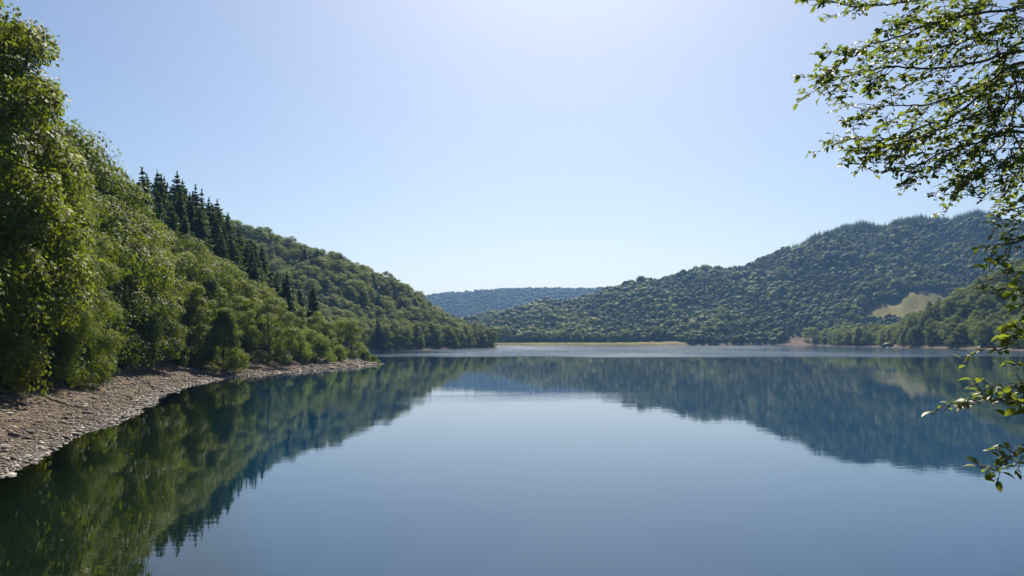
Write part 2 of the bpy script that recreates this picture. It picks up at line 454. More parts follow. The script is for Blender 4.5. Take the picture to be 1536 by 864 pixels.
def crown_acc(g, H, Rr, z0, lobes, sprays, leaves, leaf, shape='oval', flat=.45, up=.45, lobe=(.24, .40), rho=(.52, .92), core=0.0, dome=False, wr=(.45, .62)):
    """uneven crown of leafy sprays: leaves on sprays, sprays on boughs"""
    acc = Acc(); tips = []
    ga = 2.399963
    ph = g.uniform(0, 6.28)
    sx = g.uniform(.85, 1.15); lean = g.normal(0, .07, 2)
    for i in range(lobes):
        t = (i + .5) / lobes
        t = np.clip(t + g.normal(0, .05), 0.01, .99)
        if shape == 'oval': prof = math.sin(math.pi * min(1, (t * .80 + .19))) ** .62
        elif shape == 'cone': prof = (1 - t) ** .75 * .95 + .08
        else: prof = math.sqrt(max(0, 1 - (t * .98) ** 2)) ** 1.0     # dome
        a = ph + i * ga + g.normal(0, .25)
        rh = Rr * prof * g.uniform(*rho)
        lr = Rr * g.uniform(*lobe) * (.75 + .25 * prof)
        c = np.array([math.cos(a) * rh * sx, math.sin(a) * rh / sx, z0 + (H - z0) * t * .93]) + np.array([lean[0], lean[1], 0]) * H * t
        tips.append(c)
        out = nrm(np.array([math.cos(a), math.sin(a), .55 + .8 * (t - .3)]))
        d = sphere_dirs(g, sprays * 2); d = d[(d @ out) > -.25][:sprays]
        pc = c + d * lr * g.uniform(.55, 1.08, (len(d), 1)) * np.array([1.1, 1.1, .8])
        tone_l = g.uniform(-.24, .24)
        if core:                                             # the dense twiggy heart of the bough, in leaf
            n = 260
            dv = sphere_dirs(g, n)
            add_leaves(acc, c + dv * lr * (core * g.uniform(.3, 1, (n, 1)) ** .5) * np.array([1.1, 1.1, .8]), dv + g.normal(0, .5, (n, 3)), g.normal(size=(n, 3)),
                       lr * g.uniform(.11, .2, n), lr * g.uniform(.07, .13, n), np.clip(.4 + tone_l + g.normal(0, .12, n), 0, 1), .25)
        for p, dd in zip(pc, d):
            n = max(2, int(leaves * g.uniform(.7, 1.3)))
            sn = nrm(dd + np.array([0, 0, up]) + g.normal(0, .2, 3))
            ax = nrm(np.cross(sn, g.normal(size=3))); bx = np.cross(sn, ax)
            rs = leaf * (1.1 + .42 * math.sqrt(n))
            q = g.normal(0, .5, (n, 2)) * rs
            droop = -(q ** 2).sum(1) / rs * .35
            C = p + q[:, :1] * ax + q[:, 1:] * bx + droop[:, None] * sn + g.normal(0, leaf * .25, (n, 3))
            NN = sn + g.normal(0, flat, (n, 3))
            AA = q[:, :1] * ax + q[:, 1:] * bx + dd * .4 * rs + g.normal(0, .3, (n, 3)) * rs + np.array([0, 0, -.15 * rs])
            L = leaf * g.uniform(.7, 1.35, n)
            tone = np.clip(.45 + tone_l + g.normal(0, .16, n), 0, 1)
            add_leaves(acc, C, NN, AA, L, L * g.uniform(*wr, n), tone)
    if dome:                                                 # far away a crown is one closed mass of leaf
        dv = ICO3_V * (1 + g.normal(0, .07, (len(ICO3_V), 1)) + .10 * np.sin(ICO3_V @ g.normal(0, 3.2, (3, 1))))
        acc.add(dv * np.array([Rr * .74 * sx, Rr * .74 / sx, (H - z0) * .42]) + [lean[0] * H * .5, lean[1] * H * .5, z0 + (H - z0) * .5], ICO3_F, np.clip(.42 + g.normal(0, .14, len(ICO3_V)), 0, 1))
    return acc, np.array(tips)

def trunk_acc(g, H, z0, tips, rad, limbs, sides=7):
    acc = Acc()
    n = 9; z = np.linspace(-.6, H * .86, n)
    w = np.cumsum(g.normal(0, H * .008, (n, 2)), 0); w -= w[0]
    P = np.column_stack([w, z])
    r = rad * (1 - np.linspace(0, 1, n)) ** .8 + rad * .06; r[0] *= 1.5
    add_tube(acc, P, r, sides)
    pick = g.choice(len(tips), min(limbs, len(tips)), replace=False)
    for k in pick:
        tp = tips[k]
        zb = max(z0 * .6, min(H * .8, tp[2] - np.hypot(tp[0], tp[1]) * g.uniform(.5, .9)))
        b = np.array([np.interp(zb, z, P[:, 0]), np.interp(zb, z, P[:, 1]), zb])
        tt = np.linspace(0, 1, 6)[:, None]
        mid = (b + tp) / 2 + np.array([0, 0, -.06 * H * g.uniform(0, 1)]) + g.normal(0, .02 * H, 3)
        Q = (1 - tt) ** 2 * b + 2 * tt * (1 - tt) * mid + tt ** 2 * tp
        r0 = rad * .36 * (1 - zb / H * .5)
        add_tube(acc, Q, r0 * (1 - tt[:, 0]) ** .9 + .02, 5)
    return acc

def make_broadleaf(seed, H, Rr, z0, lobes, sprays, leaves, leaf, shape, mat, limbs=24, bark='bark', name='broadleaf', **kw):
    g = np.random.default_rng(seed)
    c, tips = crown_acc(g, H, Rr, z0, lobes, sprays, leaves, leaf, shape, **kw)
    t = trunk_acc(g, H, z0, tips, H * .018 + .05, limbs)
    return c.mesh(name + '_crown', M[mat]), t.mesh(name + '_trunk', M[bark], True)

def make_conifer(seed, H, Rr, tiers, boughs, per, name='conifer', z0=.06):
    g = np.random.default_rng(seed); acc = Acc()
    for i in range(tiers):
        t = (i + g.uniform(0, .8)) / tiers
        z = H * (z0 + (1 - z0) * t)
        br = Rr * (1 - t) ** .85 * g.uniform(.8, 1.15) + .12
        nb = max(4, int(boughs * (1 - t * .55)))
        a0 = g.uniform(0, 6.28)
        for k in range(nb):
            a = a0 + k * 2 * math.pi / nb + g.normal(0, .2)
            L = br * g.uniform(.72, 1.12)
            u = (np.arange(per) + .6) / per
            rr_ = L * u
            zz = z - L * (.30 * u - .18 * u * u) * (1.15 - t) + L * t * .35 * u
            d = np.array([math.cos(a), math.sin(a), 0]); s = np.array([-math.sin(a), math.cos(a), 0])
            for sg in (-1, 0, 1):
                C = d * rr_[:, None] + np.array([0, 0, 1]) * zz[:, None] + s * sg * (.16 * L * (1.15 - u))[:, None] + g.normal(0, .05 * L + .02, (per, 3))
                A = d + s * sg * .75 + np.array([0, 0, -.22]) + g.normal(0, .15, (per, 3))
                Nn = np.array([0, 0, 1]) + s * sg * .35 + g.normal(0, .3, (per, 3))
                LL = (L * .42 + .18) * g.uniform(.8, 1.2, per)
                add_leaves(acc, C, Nn, A, LL, LL * .55, np.clip(g.normal(.4 + .25 * u, .15), 0, 1), .2)
    # leading shoot
    n = 10
    C = np.column_stack([g.normal(0, .05, n), g.normal(0, .05, n), H * np.linspace(.97, 1.03, n)])
    add_leaves(acc, C, g.normal(size=(n, 3)) * [1, 1, .1], np.tile([0, 0, 1.], (n, 1)) + g.normal(0, .3, (n, 3)), np.full(n, .6), np.full(n, .14), np.full(n, .5))
    tr = Acc(); z = np.linspace(-.5, H, 8)
    add_tube(tr, np.column_stack([z * 0, z * 0, z]), (H * .014 + .04) * (1 - np.linspace(0, 1, 8)) + .02, 7)
    return acc.mesh(name + '_crown', M['needle']), tr.mesh(name + '_trunk', M['bark'], True)

# all plants are built 10 units tall (nominal) and scaled where they stand
NEAR = [make_broadleaf(100 + i, 10, r, .3, 54, 110, 24, .046, s, 'leaf', 40, lobe=(.30, .48), rho=(.5, 1.0), wr=(.62, .85), core=.62, flat=.32, up=.6) for i, (r, s) in enumerate([(2.2, 'oval'), (2.5, 'oval'), (2.05, 'oval'), (2.35, 'oval')])]
MID = [make_broadleaf(200 + i, 10, r, .4, 30, 60, 11, .125, s, 'leaf', 22, flat=.26, up=.6, wr=(.6, .85), lobe=(.26, .46), rho=(.62, 1.0), core=.72) for i, (r, s) in enumerate([(3.4, 'oval'), (3.9, 'dome'), (3.0, 'oval'), (3.5, 'oval'), (2.9, 'cone')])]
FAR = [make_broadleaf(300 + i, 10, r, .6, 20, 16, 5, .36, s, 'leaf_far', 6, name='distant_broadleaf', up=.3, flat=.4, lobe=(.26, .42), rho=(.55, .85), dome=True) for i, (r, s) in enumerate([(4.2, 'dome'), (4.6, 'dome'), (3.9, 'oval'), (4.4, 'dome')])]
FARD = [make_broadleaf(340 + i, 10, r, .6, 20, 16, 5, .36, s, 'leaf_dark', 6, name='dark_distant_broadleaf', up=.3, flat=.4, lobe=(.26, .42), rho=(.55, .85), dome=True) for i, (r, s) in enumerate([(3.4, 'oval'), (4.3, 'dome')])]
SHRUB = [make_broadleaf(400 + i, 10, r, .2, 40, 26, 16, .22, 'dome', 'leaf_light', 30, name='shrub', core=.7, lobe=(.26, .44), wr=(.5, .75)) for i, r in enumerate([6.5, 7.5, 5.5])]
YOUNG = [make_broadleaf(450 + i, 10, r, .15, 54, 40, 14, .14, 'cone', 'leaf', 30, name='young_tree', core=.7, lobe=(.3, .46), wr=(.6, .85)) for i, r in enumerate([3.4, 3.0])]
CONI = [make_conifer(500 + i, 10, r, 26, 11, 6) for i, r in enumerate([2.5, 2.8, 2.2])]
CONF = [make_conifer(550 + i, 10, r, 13, 7, 3, 'distant_conifer') for i, r in enumerate([2.4, 2.7])]

# ------------------------------------------------------------------ plants: where they stand
FPX = 1205.0
def scatter(x0, x1, y0, y1, sp, g):
    xs, ys = np.meshgrid(np.arange(x0, x1, sp), np.arange(y0, y1, sp * .92))
    xs = xs + (np.arange(xs.shape[0]) % 2)[:, None] * sp * .5
    xs = xs.ravel() + g.uniform(-.36, .36, xs.size) * sp; ys = ys.ravel() + g.uniform(-.36, .36, ys.size) * sp
    return xs, ys
cand = []   # dict rows
def put(kind, x, y, h, region, w=1.0, z=None, **kw):
    d = dict(kind=kind, x=float(x), y=float(y), h=float(h), region=region, w=float(w), z=z); d.update(kw); cand.append(d); return d

g = np.random.default_rng(77)
# left bank
xs, ys = scatter(-150, -24, 8, 312, 6.9, g)
sd = shore_sd(xs, ys); hz = height(xs, ys, sd)
wline = np.interp(np.arctan2(xs, ys), [R(-45), R(-30), R(-20), R(-9)], [7.4, 7.4, 7.0, 7.6])
for x, y, s, z, wl in zip(xs, ys, sd, hz, wline):
    if s < wl or y < 46 or x < -1.3 * y - 25 or x > -.1 * y: continue
    D = y
    if y > 150 and s > 21 + g.normal(0, 4) and z > 9 + g.normal(0, 2.0) and x / y > -.5 and g.random() < .94:
        continue
    else:
        hh = np.interp(D, [20, 52, 57, 61, 67, 76, 88, 105, 128, 160, 200, 300], [24, 26, 27, 27, 25, 23, 22, 20.5, 18, 15, 12, 14]) * g.uniform(.76, 1.08)
        if s < wl + 5: hh *= .85
        if D > 185 and s < 20: hh *= .8
        put('broadleaf', x, y, hh, 'left_bank', (g.uniform(.75, .92) if D < 70 else g.uniform(.9, 1.1) if D < 150 else g.uniform(.95, 1.2)), z, s=float(s))
TALL = [(-110, 57, -20, .9), (-74, 60, -14, .85), (-52, 64, 24, .85), (-16, 70, 84, .8), (20, 75, 132, .85), (68, 84, 178, .85), (112, 97, 218, .85), (142, 102, 244, .9), (172, 110, 276, .95), (200, 121, 308, .95),
        (226, 129, 332, 1.0), (256, 142, 356, 1.0), (290, 150, 378, 1.0), (340, 158, 392, 1.05), (386, 168, 405, 1.05), (-50, 78, 85, .75), (0, 88, 140, .8), (70, 95, 178, .9)]
tall_pts = []
for px_, D_, py_, w_ in TALL:
    x_ = (px_ - 768) / FPX * D_
    while float(shore_sd(np.array([x_]), np.array([float(D_)]))[0]) < 7.0: D_ += 1.0; x_ = (px_ - 768) / FPX * D_
    z_ = float(height(np.array([x_]), np.array([float(D_)]))[0])
    put('broadleaf', x_, D_, 6 + (510 - py_) / FPX * D_ - z_ + .6, 'left_bank', w_, z_, s=float(shore_sd(np.array([x_]), np.array([float(D_)]))[0]), keep=True)
    tall_pts.append((x_, D_))
cand[:] = [d for d in cand if d.get('keep') or d['region'] != 'left_bank' or min(math.hypot(d['x'] - a, d['y'] - b) for a, b in tall_pts) > 3.6]
xs, ys = scatter(-150, -40, 130, 300, 4.3, g)
sd = shore_sd(xs, ys); hz = height(xs, ys, sd)
for x, y, s, z in zip(xs, ys, sd, hz):
    if s > (20 if y < 212 else 10) + g.normal(0, 3) and z > (8.5 if y < 212 else 5) + g.normal(0, 2.0) and x / y > -.462 and y > 140: put('conifer', x, y, g.uniform(10.5, 19.5), 'left_conifers', g.uniform(.75, 1.05), z)
# far left headland
xs, ys = scatter(-330, 5, 320, 700, 7.2, g)
sd = shore_sd(xs, ys); hz = height(xs, ys, sd)
for x, y, s, z in zip(xs, ys, sd, hz):
    if s < 5 or x / y < -.62 or (y > 640 and x > -30 and s < 9): continue
    k = 'conifer' if g.random() < .045 else 'broadleaf'
    put(k, x, y, g.uniform(11.5, 16.5) * (1.15 if k == 'conifer' else 1), 'headland', g.uniform(1.0, 1.3), z, s=float(s))
# right spur
xs, ys = scatter(200, 640, 210, 860, 7.6, g)
sd = shore_sd(xs, ys); hz = height(xs, ys, sd)
for x, y, s, z in zip(xs, ys, sd, hz):
    if s < 6 or x / y > 1.1 or y > 875 - (x - 300) * .1: continue
    if x / y < .68 and y < 430: continue
    put('broadleaf', x, y, g.uniform(11, 18), 'spur', g.uniform(.95, 1.25), z, s=float(s))
# the bank on the photographer's side, beyond the edge of the view
xs, ys = scatter(20, 330, 22, 330, 8.5, g)
sd = shore_sd(xs, ys); hz = height(xs, ys, sd)
for x, y, s, z in zip(xs, ys, sd, hz):
    if s < 9 or x - .70 * y < 9 or x > 210 and y > 205: continue
    put('broadleaf', x, y, g.uniform(11, 17), 'near_bank', g.uniform(.9, 1.2), z, s=float(s))
# right hillside
xs, ys = scatter(-110, 1180, 840, 1600, 6.9, g)
sd = shore_sd(xs, ys); hz = height(xs, ys, sd)
mead = soft_in(MEADOW, xs, ys, 6); scr = sum(soft_in(s_, xs, ys, 4) for s_ in SCREES); shf = flat_shelf(xs, ys)
dens = fbm(xs, ys, 160, 3)
ridge_d = np.full(xs.shape, 1e9)
for a, b in zip(RIDGES[2][4:-1], RIDGES[2][5:]):
    ridge_d = np.minimum(ridge_d, seg_dist(xs, ys, a[0], a[1], b[0], b[1])[0])
for i, (x, y, s, z) in enumerate(zip(xs, ys, sd, hz)):
    if s < 6 or x / y > .95 or mead[i] > .3 or scr[i] > .3 and g.random() < .96: continue
    if shf[i] > .25 and s < 62: continue
    if y - x * .0 < 860 and x > 300: continue
    if ridge_d[i] < 62 and x > 500: continue
    k = 'conifer' if g.random() < .06 else 'broadleaf'
    put(k, x, y, (6.0 + 4.0 * g.random() + 6.0 * g.random() ** 3) * (1 + .32 * np.clip(dens[i], -1, 1.2)), 'right_hill', g.uniform(.85, 1.5), z, s=float(s))
xs, ys = scatter(430, 1200, 1380, 1600, 6.2, g)
hz = height(xs, ys)
ridge_d = np.full(xs.shape, 1e9)
for a, b in zip(RIDGES[2][4:-1], RIDGES[2][5:]):
    ridge_d = np.minimum(ridge_d, seg_dist(xs, ys, a[0], a[1], b[0], b[1])[0])
for x, y, z, rd in zip(xs, ys, hz, ridge_d):
    if rd < 60 + 10 * math.sin(x * .02) and x > 505 and x / y < .78: put('conifer', x, y, g.uniform(13, 16.5), 'right_hill', 1.1, z, s=99.0)
# far hill across the valley
xs, ys = scatter(-650, 700, 1500, 3320, 13, g)
hz = height(xs, ys); pl = soft_in(pale, xs, ys, 15)
for i, (x, y, z) in enumerate(zip(xs, ys, hz)):
    if x / y > .2 or x / y < -.19: continue
    put('broadleaf', x, y, g.uniform(10, 16), 'far_hill', 1.2, z)

# visibility estimate: nearer tree tops hide farther ones along each bearing
cols = np.full(1400, -9.0)
for d in sorted(cand, key=lambda d: d['y']):
    px = d['x'] / d['y'] * FPX + 700
    base = (d['z'] - 6) / d['y'] * FPX; top = (d['z'] + d['h'] - 6) / d['y'] * FPX
    wpx = max(1.0, d['h'] * .33 * d['w'] / d['y'] * FPX)
    a, b = int(px - wpx * .6), int(px + wpx * .6) + 1
    d['inframe'] = -775 < px - 700 < 775
    if b <= 0 or a >= 1400 or top <= base: d['vis'] = 0; continue
    c = cols[max(a, 0):b]
    if len(c) == 0: d['vis'] = 0; continue
    if cols.min() < -5: pass
    lo = np.maximum(np.where(c < -8.5, base, c), base)
    d['vis'] = float(np.clip(top - lo, 0, None).mean() * 2 * wpx) if d['inframe'] else 0
    np.maximum(c, top - wpx * .25, out=c)
    cols[max(a, 0):b] = c

# ------------------------------------------------------------------ hand placed plants of the spit
def at(px, py, D):
    return ((px - 768) / FPX * D, D, 6 - (py - 510) / FPX * D)
def zat(x, y): return float(height(np.array([x]), np.array([y]))[0])

def place(kind, meshes, x, y, z, h, w, rz, label, cat, group=None, parts=('crown', 'trunk'), tilt=(0, 0), order=None):
    r = bpy.data.objects.new(kind, None); COL.objects.link(r)
    r.empty_display_size = .5
    r.location = (x, y, z - .15); r.rotation_euler = (tilt[0], tilt[1], rz); r.scale = (h / 10 * w, h / 10 * w, h / 10)
    tag(r, label, cat, group)
    for nm, me in zip(parts, meshes):
        obj(nm, me, r)
    return r

ORD = ['first', 'second', 'third', 'fourth', 'fifth', 'sixth', 'seventh', 'eighth', 'ninth', 'tenth', 'eleventh', 'twelfth', 'thirteenth', 'fourteenth', 'fifteenth', 'sixteenth', 'seventeenth', 'eighteenth', 'nineteenth',
       'twentieth', 'twenty-first', 'twenty-second', 'twenty-third', 'twenty-fourth', 'twenty-fifth', 'twenty-sixth', 'twenty-seventh', 'twenty-eighth', 'twenty-ninth', 'thirtieth']
def nth(i):
    if i < len(ORD): return ORD[i]
    tens = ['thirty', 'forty', 'fifty', 'sixty', 'seventy', 'eighty', 'ninety'][min(6, (i + 1) // 10 - 3)]
    u = (i + 1) % 10
    return tens + ('-' + ORD[u - 1] if u else '').replace('--', '-') if u else tens[:-1] + 'ieth'

def shrub_at(px, D, h, w, label, mesh=None, cat='shrub', kind='shrub', meshes=None, rz=None):
    x = (px - 768) / FPX * D
    return place(kind, meshes or SHRUB[mesh or 0], x, D, zat(x, D), h, w, rz if rz is not None else px * .37, label, cat,
                 parts=('foliage', 'stem') if kind == 'shrub' else ('crown', 'trunk'))

hand = []
def clear(x, y, r): hand.append((x, y, r))
clear(-41, 203, 7); clear(-45, 180, 6)
shrub_at(527, 205, 10.8, 1.0, 'small round-crowned tree standing alone near the tip of the stony spit', kind='broadleaf_tree', cat='tree', meshes=MID[1], rz=.4)
shrub_at(470, 176, 6.6, 1.0, 'broad pale green willow shrub spreading over the top of the shingle before the spit tip', 1)
shrub_at(438, 168, 6.8, .9, 'domed olive green shrub beside the broad pale shrub on the shingle bank', 0)
shrub_at(496, 182, 6.0, .55, 'upright yellow-green sapling between the pale willow shrubs and the round-crowned tree', kind='young_tree', cat='tree', meshes=YOUNG[1], rz=1.0)
shrub_at(507, 186, 3.6, 1.0, 'low pale shrub at the foot of the round-crowned tree on the spit', 2)
shrub_at(548, 206, 2.6, 1.0, 'low scrubby shrub just beyond the round-crowned tree on the spit', 0)
shrub_at(562, 203, 2.2, .9, 'small bright green shrub at the very tip of the spit above the water', 2)
shrub_at(567, 199, 1.0, 1.2, 'lowest tuft of green growth on the last stones of the spit', 1)
shrub_at(335, 132, 11.0, 1.0, 'bright yellow-green conical young tree alone in front of the dark trees on the shingle', kind='young_tree', cat='tree', meshes=YOUNG[0], rz=2.2)
clear((335 - 768) / FPX * 132, 132, 4)

def cleared(d):
    return any(math.hypot(d['x'] - x, d['y'] - y) < r for x, y, r in hand)
cand = [d for d in cand if not (d['region'] in ('left_bank',) and cleared(d))]

# ------------------------------------------------------------------ single trees
broad = sorted([d for d in cand if d['kind'] == 'broadleaf' and d['region'] not in ('far_hill', 'near_bank')], key=lambda d: -d['vis'])
coni = sorted([d for d in cand if d['kind'] == 'conifer'], key=lambda d: -d['vis'])
for d in broad[:285]: d['single'] = d['vis'] > 0
for d in coni[:120]: d['single'] = d['vis'] > 0
singles = [d for d in cand if d.get('single')]

def ang(d): return d['x'] / d['y']
# front rows get a label by their order along the shore
rows = {}
for d in singles:
    k = d['region']
    if d['kind'] == 'broadleaf' and k == 'left_bank' and d['s'] < 15.5: rows.setdefault('left_front', []).append(d)
    elif d['kind'] == 'broadleaf' and k == 'headland' and d['s'] < 12.5: rows.setdefault('headland_front', []).append(d)
    elif d['kind'] == 'broadleaf' and k == 'spur' and d['s'] < 17: rows.setdefault('spur_front', []).append(d)
    elif d['kind'] == 'broadleaf' and k == 'right_hill' and d['s'] < 22: rows.setdefault('far_front', []).append(d)
for d in sorted(rows.get('left_front', []), key=lambda d: -d['y']): pass
for i, d in enumerate(sorted(rows.get('left_front', []), key=lambda d: -d['y'])):
    d['label'] = f"leafy tree overhanging the pale shingle beach, {nth(i)} along the wood edge from the spit tip"
for i, d in enumerate(sorted(rows.get('headland_front', []), key=lambda d: -ang(d))):
    d['label'] = f"rounded waterline tree on the steep wooded headland, {nth(i)} back from its point"
for i, d in enumerate(sorted(rows.get('spur_front', []), key=lambda d: ang(d))):
    d['label'] = f"sunlit tree above the pinkish shore under the meadow, {nth(i)} from the rocky point"
for i, d in enumerate(sorted(rows.get('far_front', []), key=lambda d: ang(d))):
    d['label'] = f"dark bushy tree at the foot of the big hill, {nth(i)} along its far shore"
GEN = {
    ('broadleaf', 'left_bank'): ('tall green broadleaf tree in the dense wood behind the shingle beach edge', 'broadleaf trees in the wood behind the shingle'),
    ('conifer', 'left_conifers'): ('dark spruce in the conifer stand on the ridge above the shingle beach', 'spruces on the ridge above the beach'),
    ('broadleaf', 'headland'): ('rounded tree in the woods covering the steep headland slope above its waterline row', 'trees on the headland slope'),
    ('conifer', 'headland'): ('pointed conifer rising among rounded trees on the steep headland slope', 'conifers on the headland slope'),
    ('broadleaf', 'spur'): ('green broadleaf tree on the wooded spur below and beside the straw-coloured meadow', 'trees on the spur by the meadow'),
    ('broadleaf', 'right_hill'): ('bushy broadleaf tree low on the big hill behind its far shore trees', 'trees low on the big hill'),
    ('conifer', 'right_hill'): ('dark conifer on the big rounded hill across the lake', 'conifers on the big hill'),
}
ROWG = {'left_front': 'trees along the shingle edge', 'headland_front': 'waterline trees on the headland', 'spur_front': 'trees along the pinkish shore', 'far_front': 'trees along the far shore'}
for k, v in rows.items():
    for d in v: d['group'] = ROWG[k]

gi = np.random.default_rng(9)
proto = {}
def single_tree(d):
    D = math.hypot(d['x'], d['y'])
    if d['kind'] == 'conifer': ms = CONI[gi.integers(len(CONI))]
    elif D < 92: ms = NEAR[gi.integers(len(NEAR))]
    else: ms = MID[gi.integers(len(MID))]
    lab, grp = GEN[(d['kind'], d['region'])]
    kind = 'conifer_tree' if d['kind'] == 'conifer' else 'broadleaf_tree'
    r = bpy.data.objects.new(kind, None); COL.objects.link(r); r.empty_display_size = .5
    s = d['h'] / 10
    r.location = (d['x'], d['y'], d['z'] - .2); r.rotation_euler = (gi.normal(0, .03), gi.normal(0, .03) + (.05 if d['region'] == 'left_bank' else 0), gi.uniform(0, 6.28)); r.scale = (s * d['w'], s * d['w'], s)
    tag(r, d.get('label', lab), 'conifer' if d['kind'] == 'conifer' else 'tree', d.get('group', grp))
    for nm, me in zip(('crown', 'trunk'), ms):
        obj(nm, me, r)
for d in singles: single_tree(d)

# ------------------------------------------------------------------ woods that read as one mass
def scatter_tree(sources, name, rows_, label):
    pts = np.array([(d['x'], d['y'], d['z'] - .3) for d in rows_])
    me = bpy.data.meshes.new(name); me.vertices.add(len(pts)); me.vertices.foreach_set('co', pts.astype(np.float32).ravel())
    def at_(n, t, a, f):
        x = me.attributes.new(n, t, 'POINT'); x.data.foreach_set(f, a)
    sc = np.array([(d['h'] / 10 * d['w'], d['h'] / 10 * d['w'], d['h'] / 10) for d in rows_], np.float32)
    at_('plant_scale', 'FLOAT_VECTOR', sc.ravel(), 'vector')
    at_('plant_turn', 'FLOAT', gi.uniform(0, 6.28, len(pts)).astype(np.float32), 'value')
    pk = gi.integers(0, len(sources), len(pts))
    if len(sources) == 6:                                    # stands of a darker kind
        dk = fbm(pts[:, 0] * .8 + 900, pts[:, 1], 130, 3) + gi.normal(0, .45, len(pts)) > .7
        pk = np.where(dk, 4 + pk % 2, pk % 4)
    at_('plant_pick', 'INT', pk.astype(np.int32), 'value')
    o = obj(name, me); tag(o, label=label, kind='stuff')
    ng = bpy.data.node_groups.new(name + '_nodes', 'GeometryNodeTree')
    ng.interface.new_socket('Geometry', in_out='INPUT', socket_type='NodeSocketGeometry')
    ng.interface.new_socket('Geometry', in_out='OUTPUT', socket_type='NodeSocketGeometry')
    n = ng.nodes; L = ng.links
    gin = n.new('NodeGroupInput'); gout = n.new('NodeGroupOutput')
    g2i = n.new('GeometryNodeGeometryToInstance')
    for s in sources:
        oi = n.new('GeometryNodeObjectInfo'); oi.inputs['Object'].default_value = s
        L.new(oi.outputs['Geometry'], g2i.inputs[0])
    jn = n.new('GeometryNodeJoinGeometry')
    for s in sources:
        oi = n.new('GeometryNodeObjectInfo'); oi.inputs['Object'].default_value = s; oi.inputs['As Instance'].default_value = True
        L.new(oi.outputs['Geometry'], jn.inputs[0])
    n.remove(g2i)
    iop = n.new('GeometryNodeInstanceOnPoints'); iop.inputs['Pick Instance'].default_value = True
    def na_(nm, t):
        x = n.new('GeometryNodeInputNamedAttribute'); x.data_type = t; x.inputs['Name'].default_value = nm; return x.outputs['Attribute']
    cx = n.new('ShaderNodeCombineXYZ'); L.new(na_('plant_turn', 'FLOAT'), cx.inputs['Z'])
    L.new(gin.outputs[0], iop.inputs['Points']); L.new(jn.outputs[0], iop.inputs['Instance'])
    L.new(na_('plant_pick', 'INT'), iop.inputs['Instance Index']); L.new(na_('plant_scale', 'FLOAT_VECTOR'), iop.inputs['Scale'])
    L.new(cx.outputs[0], iop.inputs['Rotation'])
    L.new(iop.outputs[0], gout.inputs[0])
    md = o.modifiers.new('scatter', 'NODES'); md.node_group = ng
    return o

def joined(pair, name):
    """crown and trunk of one plant in one mesh (never linked to the scene: only the woods use it)"""
    Vs, Fs, As, Mi = [], {3: [], 4: []}, [], {3: [], 4: []}
    n0 = 0; mats = []
    for mi, me in enumerate(pair):
        v = np.zeros(len(me.vertices) * 3, np.float32); me.vertices.foreach_get('co', v); Vs.append(v.reshape(-1, 3))
        a = np.zeros(len(me.vertices), np.float32); me.attributes['tone'].data.foreach_get('value', a); As.append(a)
        li = np.zeros(len(me.loops), np.int32); me.loops.foreach_get('vertex_index', li)
        tot = np.zeros(len(me.polygons), np.int32); me.polygons.foreach_get('loop_total', tot)
        st = np.zeros(len(me.polygons), np.int32); me.polygons.foreach_get('loop_start', st)
        for k in (3, 4):
            q = st[tot == k]
            if len(q): Fs[k].append(li[q[:, None] + np.arange(k)] + n0); Mi[k].append(np.full(len(q), mi))
        n0 += len(v) // 3
        mats.append(me.materials[0])
    me = mesh_np(name, np.vstack(Vs), [np.concatenate(Fs[k]) for k in (3, 4) if Fs[k]], None, {'tone': np.concatenate(As)}, False, mats, np.concatenate([np.concatenate(Mi[k]) for k in (3, 4) if Mi[k]]))
    return bpy.data.objects.new(name, me)
far_src = [joined(p, 'distant_tree') for p in FAR + FARD]; mid_src = [joined(p, 'wood_tree') for p in MID]; con_src = [joined(p, 'distant_spruce') for p in CONF]
rest = [d for d in cand if not d.get('single')]
rest = [d for d in cand if not d.get('single')]
lb = [d for d in rest if d['region'] in ('left_bank', 'headland', 'spur') and d['kind'] == 'broadleaf']
scatter_tree(mid_src, 'wood', [d for d in lb if d['region'] == 'left_bank'], 'inner part of the broadleaf wood behind the shingle beach')
scatter_tree(mid_src, 'wood', [d for d in lb if d['region'] == 'headland'], 'woods covering the steep headland across the bay')
scatter_tree(mid_src, 'wood', [d for d in lb if d['region'] == 'spur'], 'woods covering the spur beside the meadow')
scatter_tree(mid_src, 'wood', [d for d in rest if d['region'] == 'near_bank'], 'woods on the bank on this side of the water')
scatter_tree(far_src, 'wood', [d for d in rest if d['region'] == 'right_hill' and d['kind'] == 'broadleaf'], 'woods covering the big hill across the lake')
scatter_tree(far_src, 'wood', [d for d in rest if d['region'] == 'far_hill'], 'hazy blue woods on the farthest hill')
scatter_tree(con_src, 'wood', [d for d in rest if d['kind'] == 'conifer'], 'dark conifers along the crest of the big hill and among the woods')

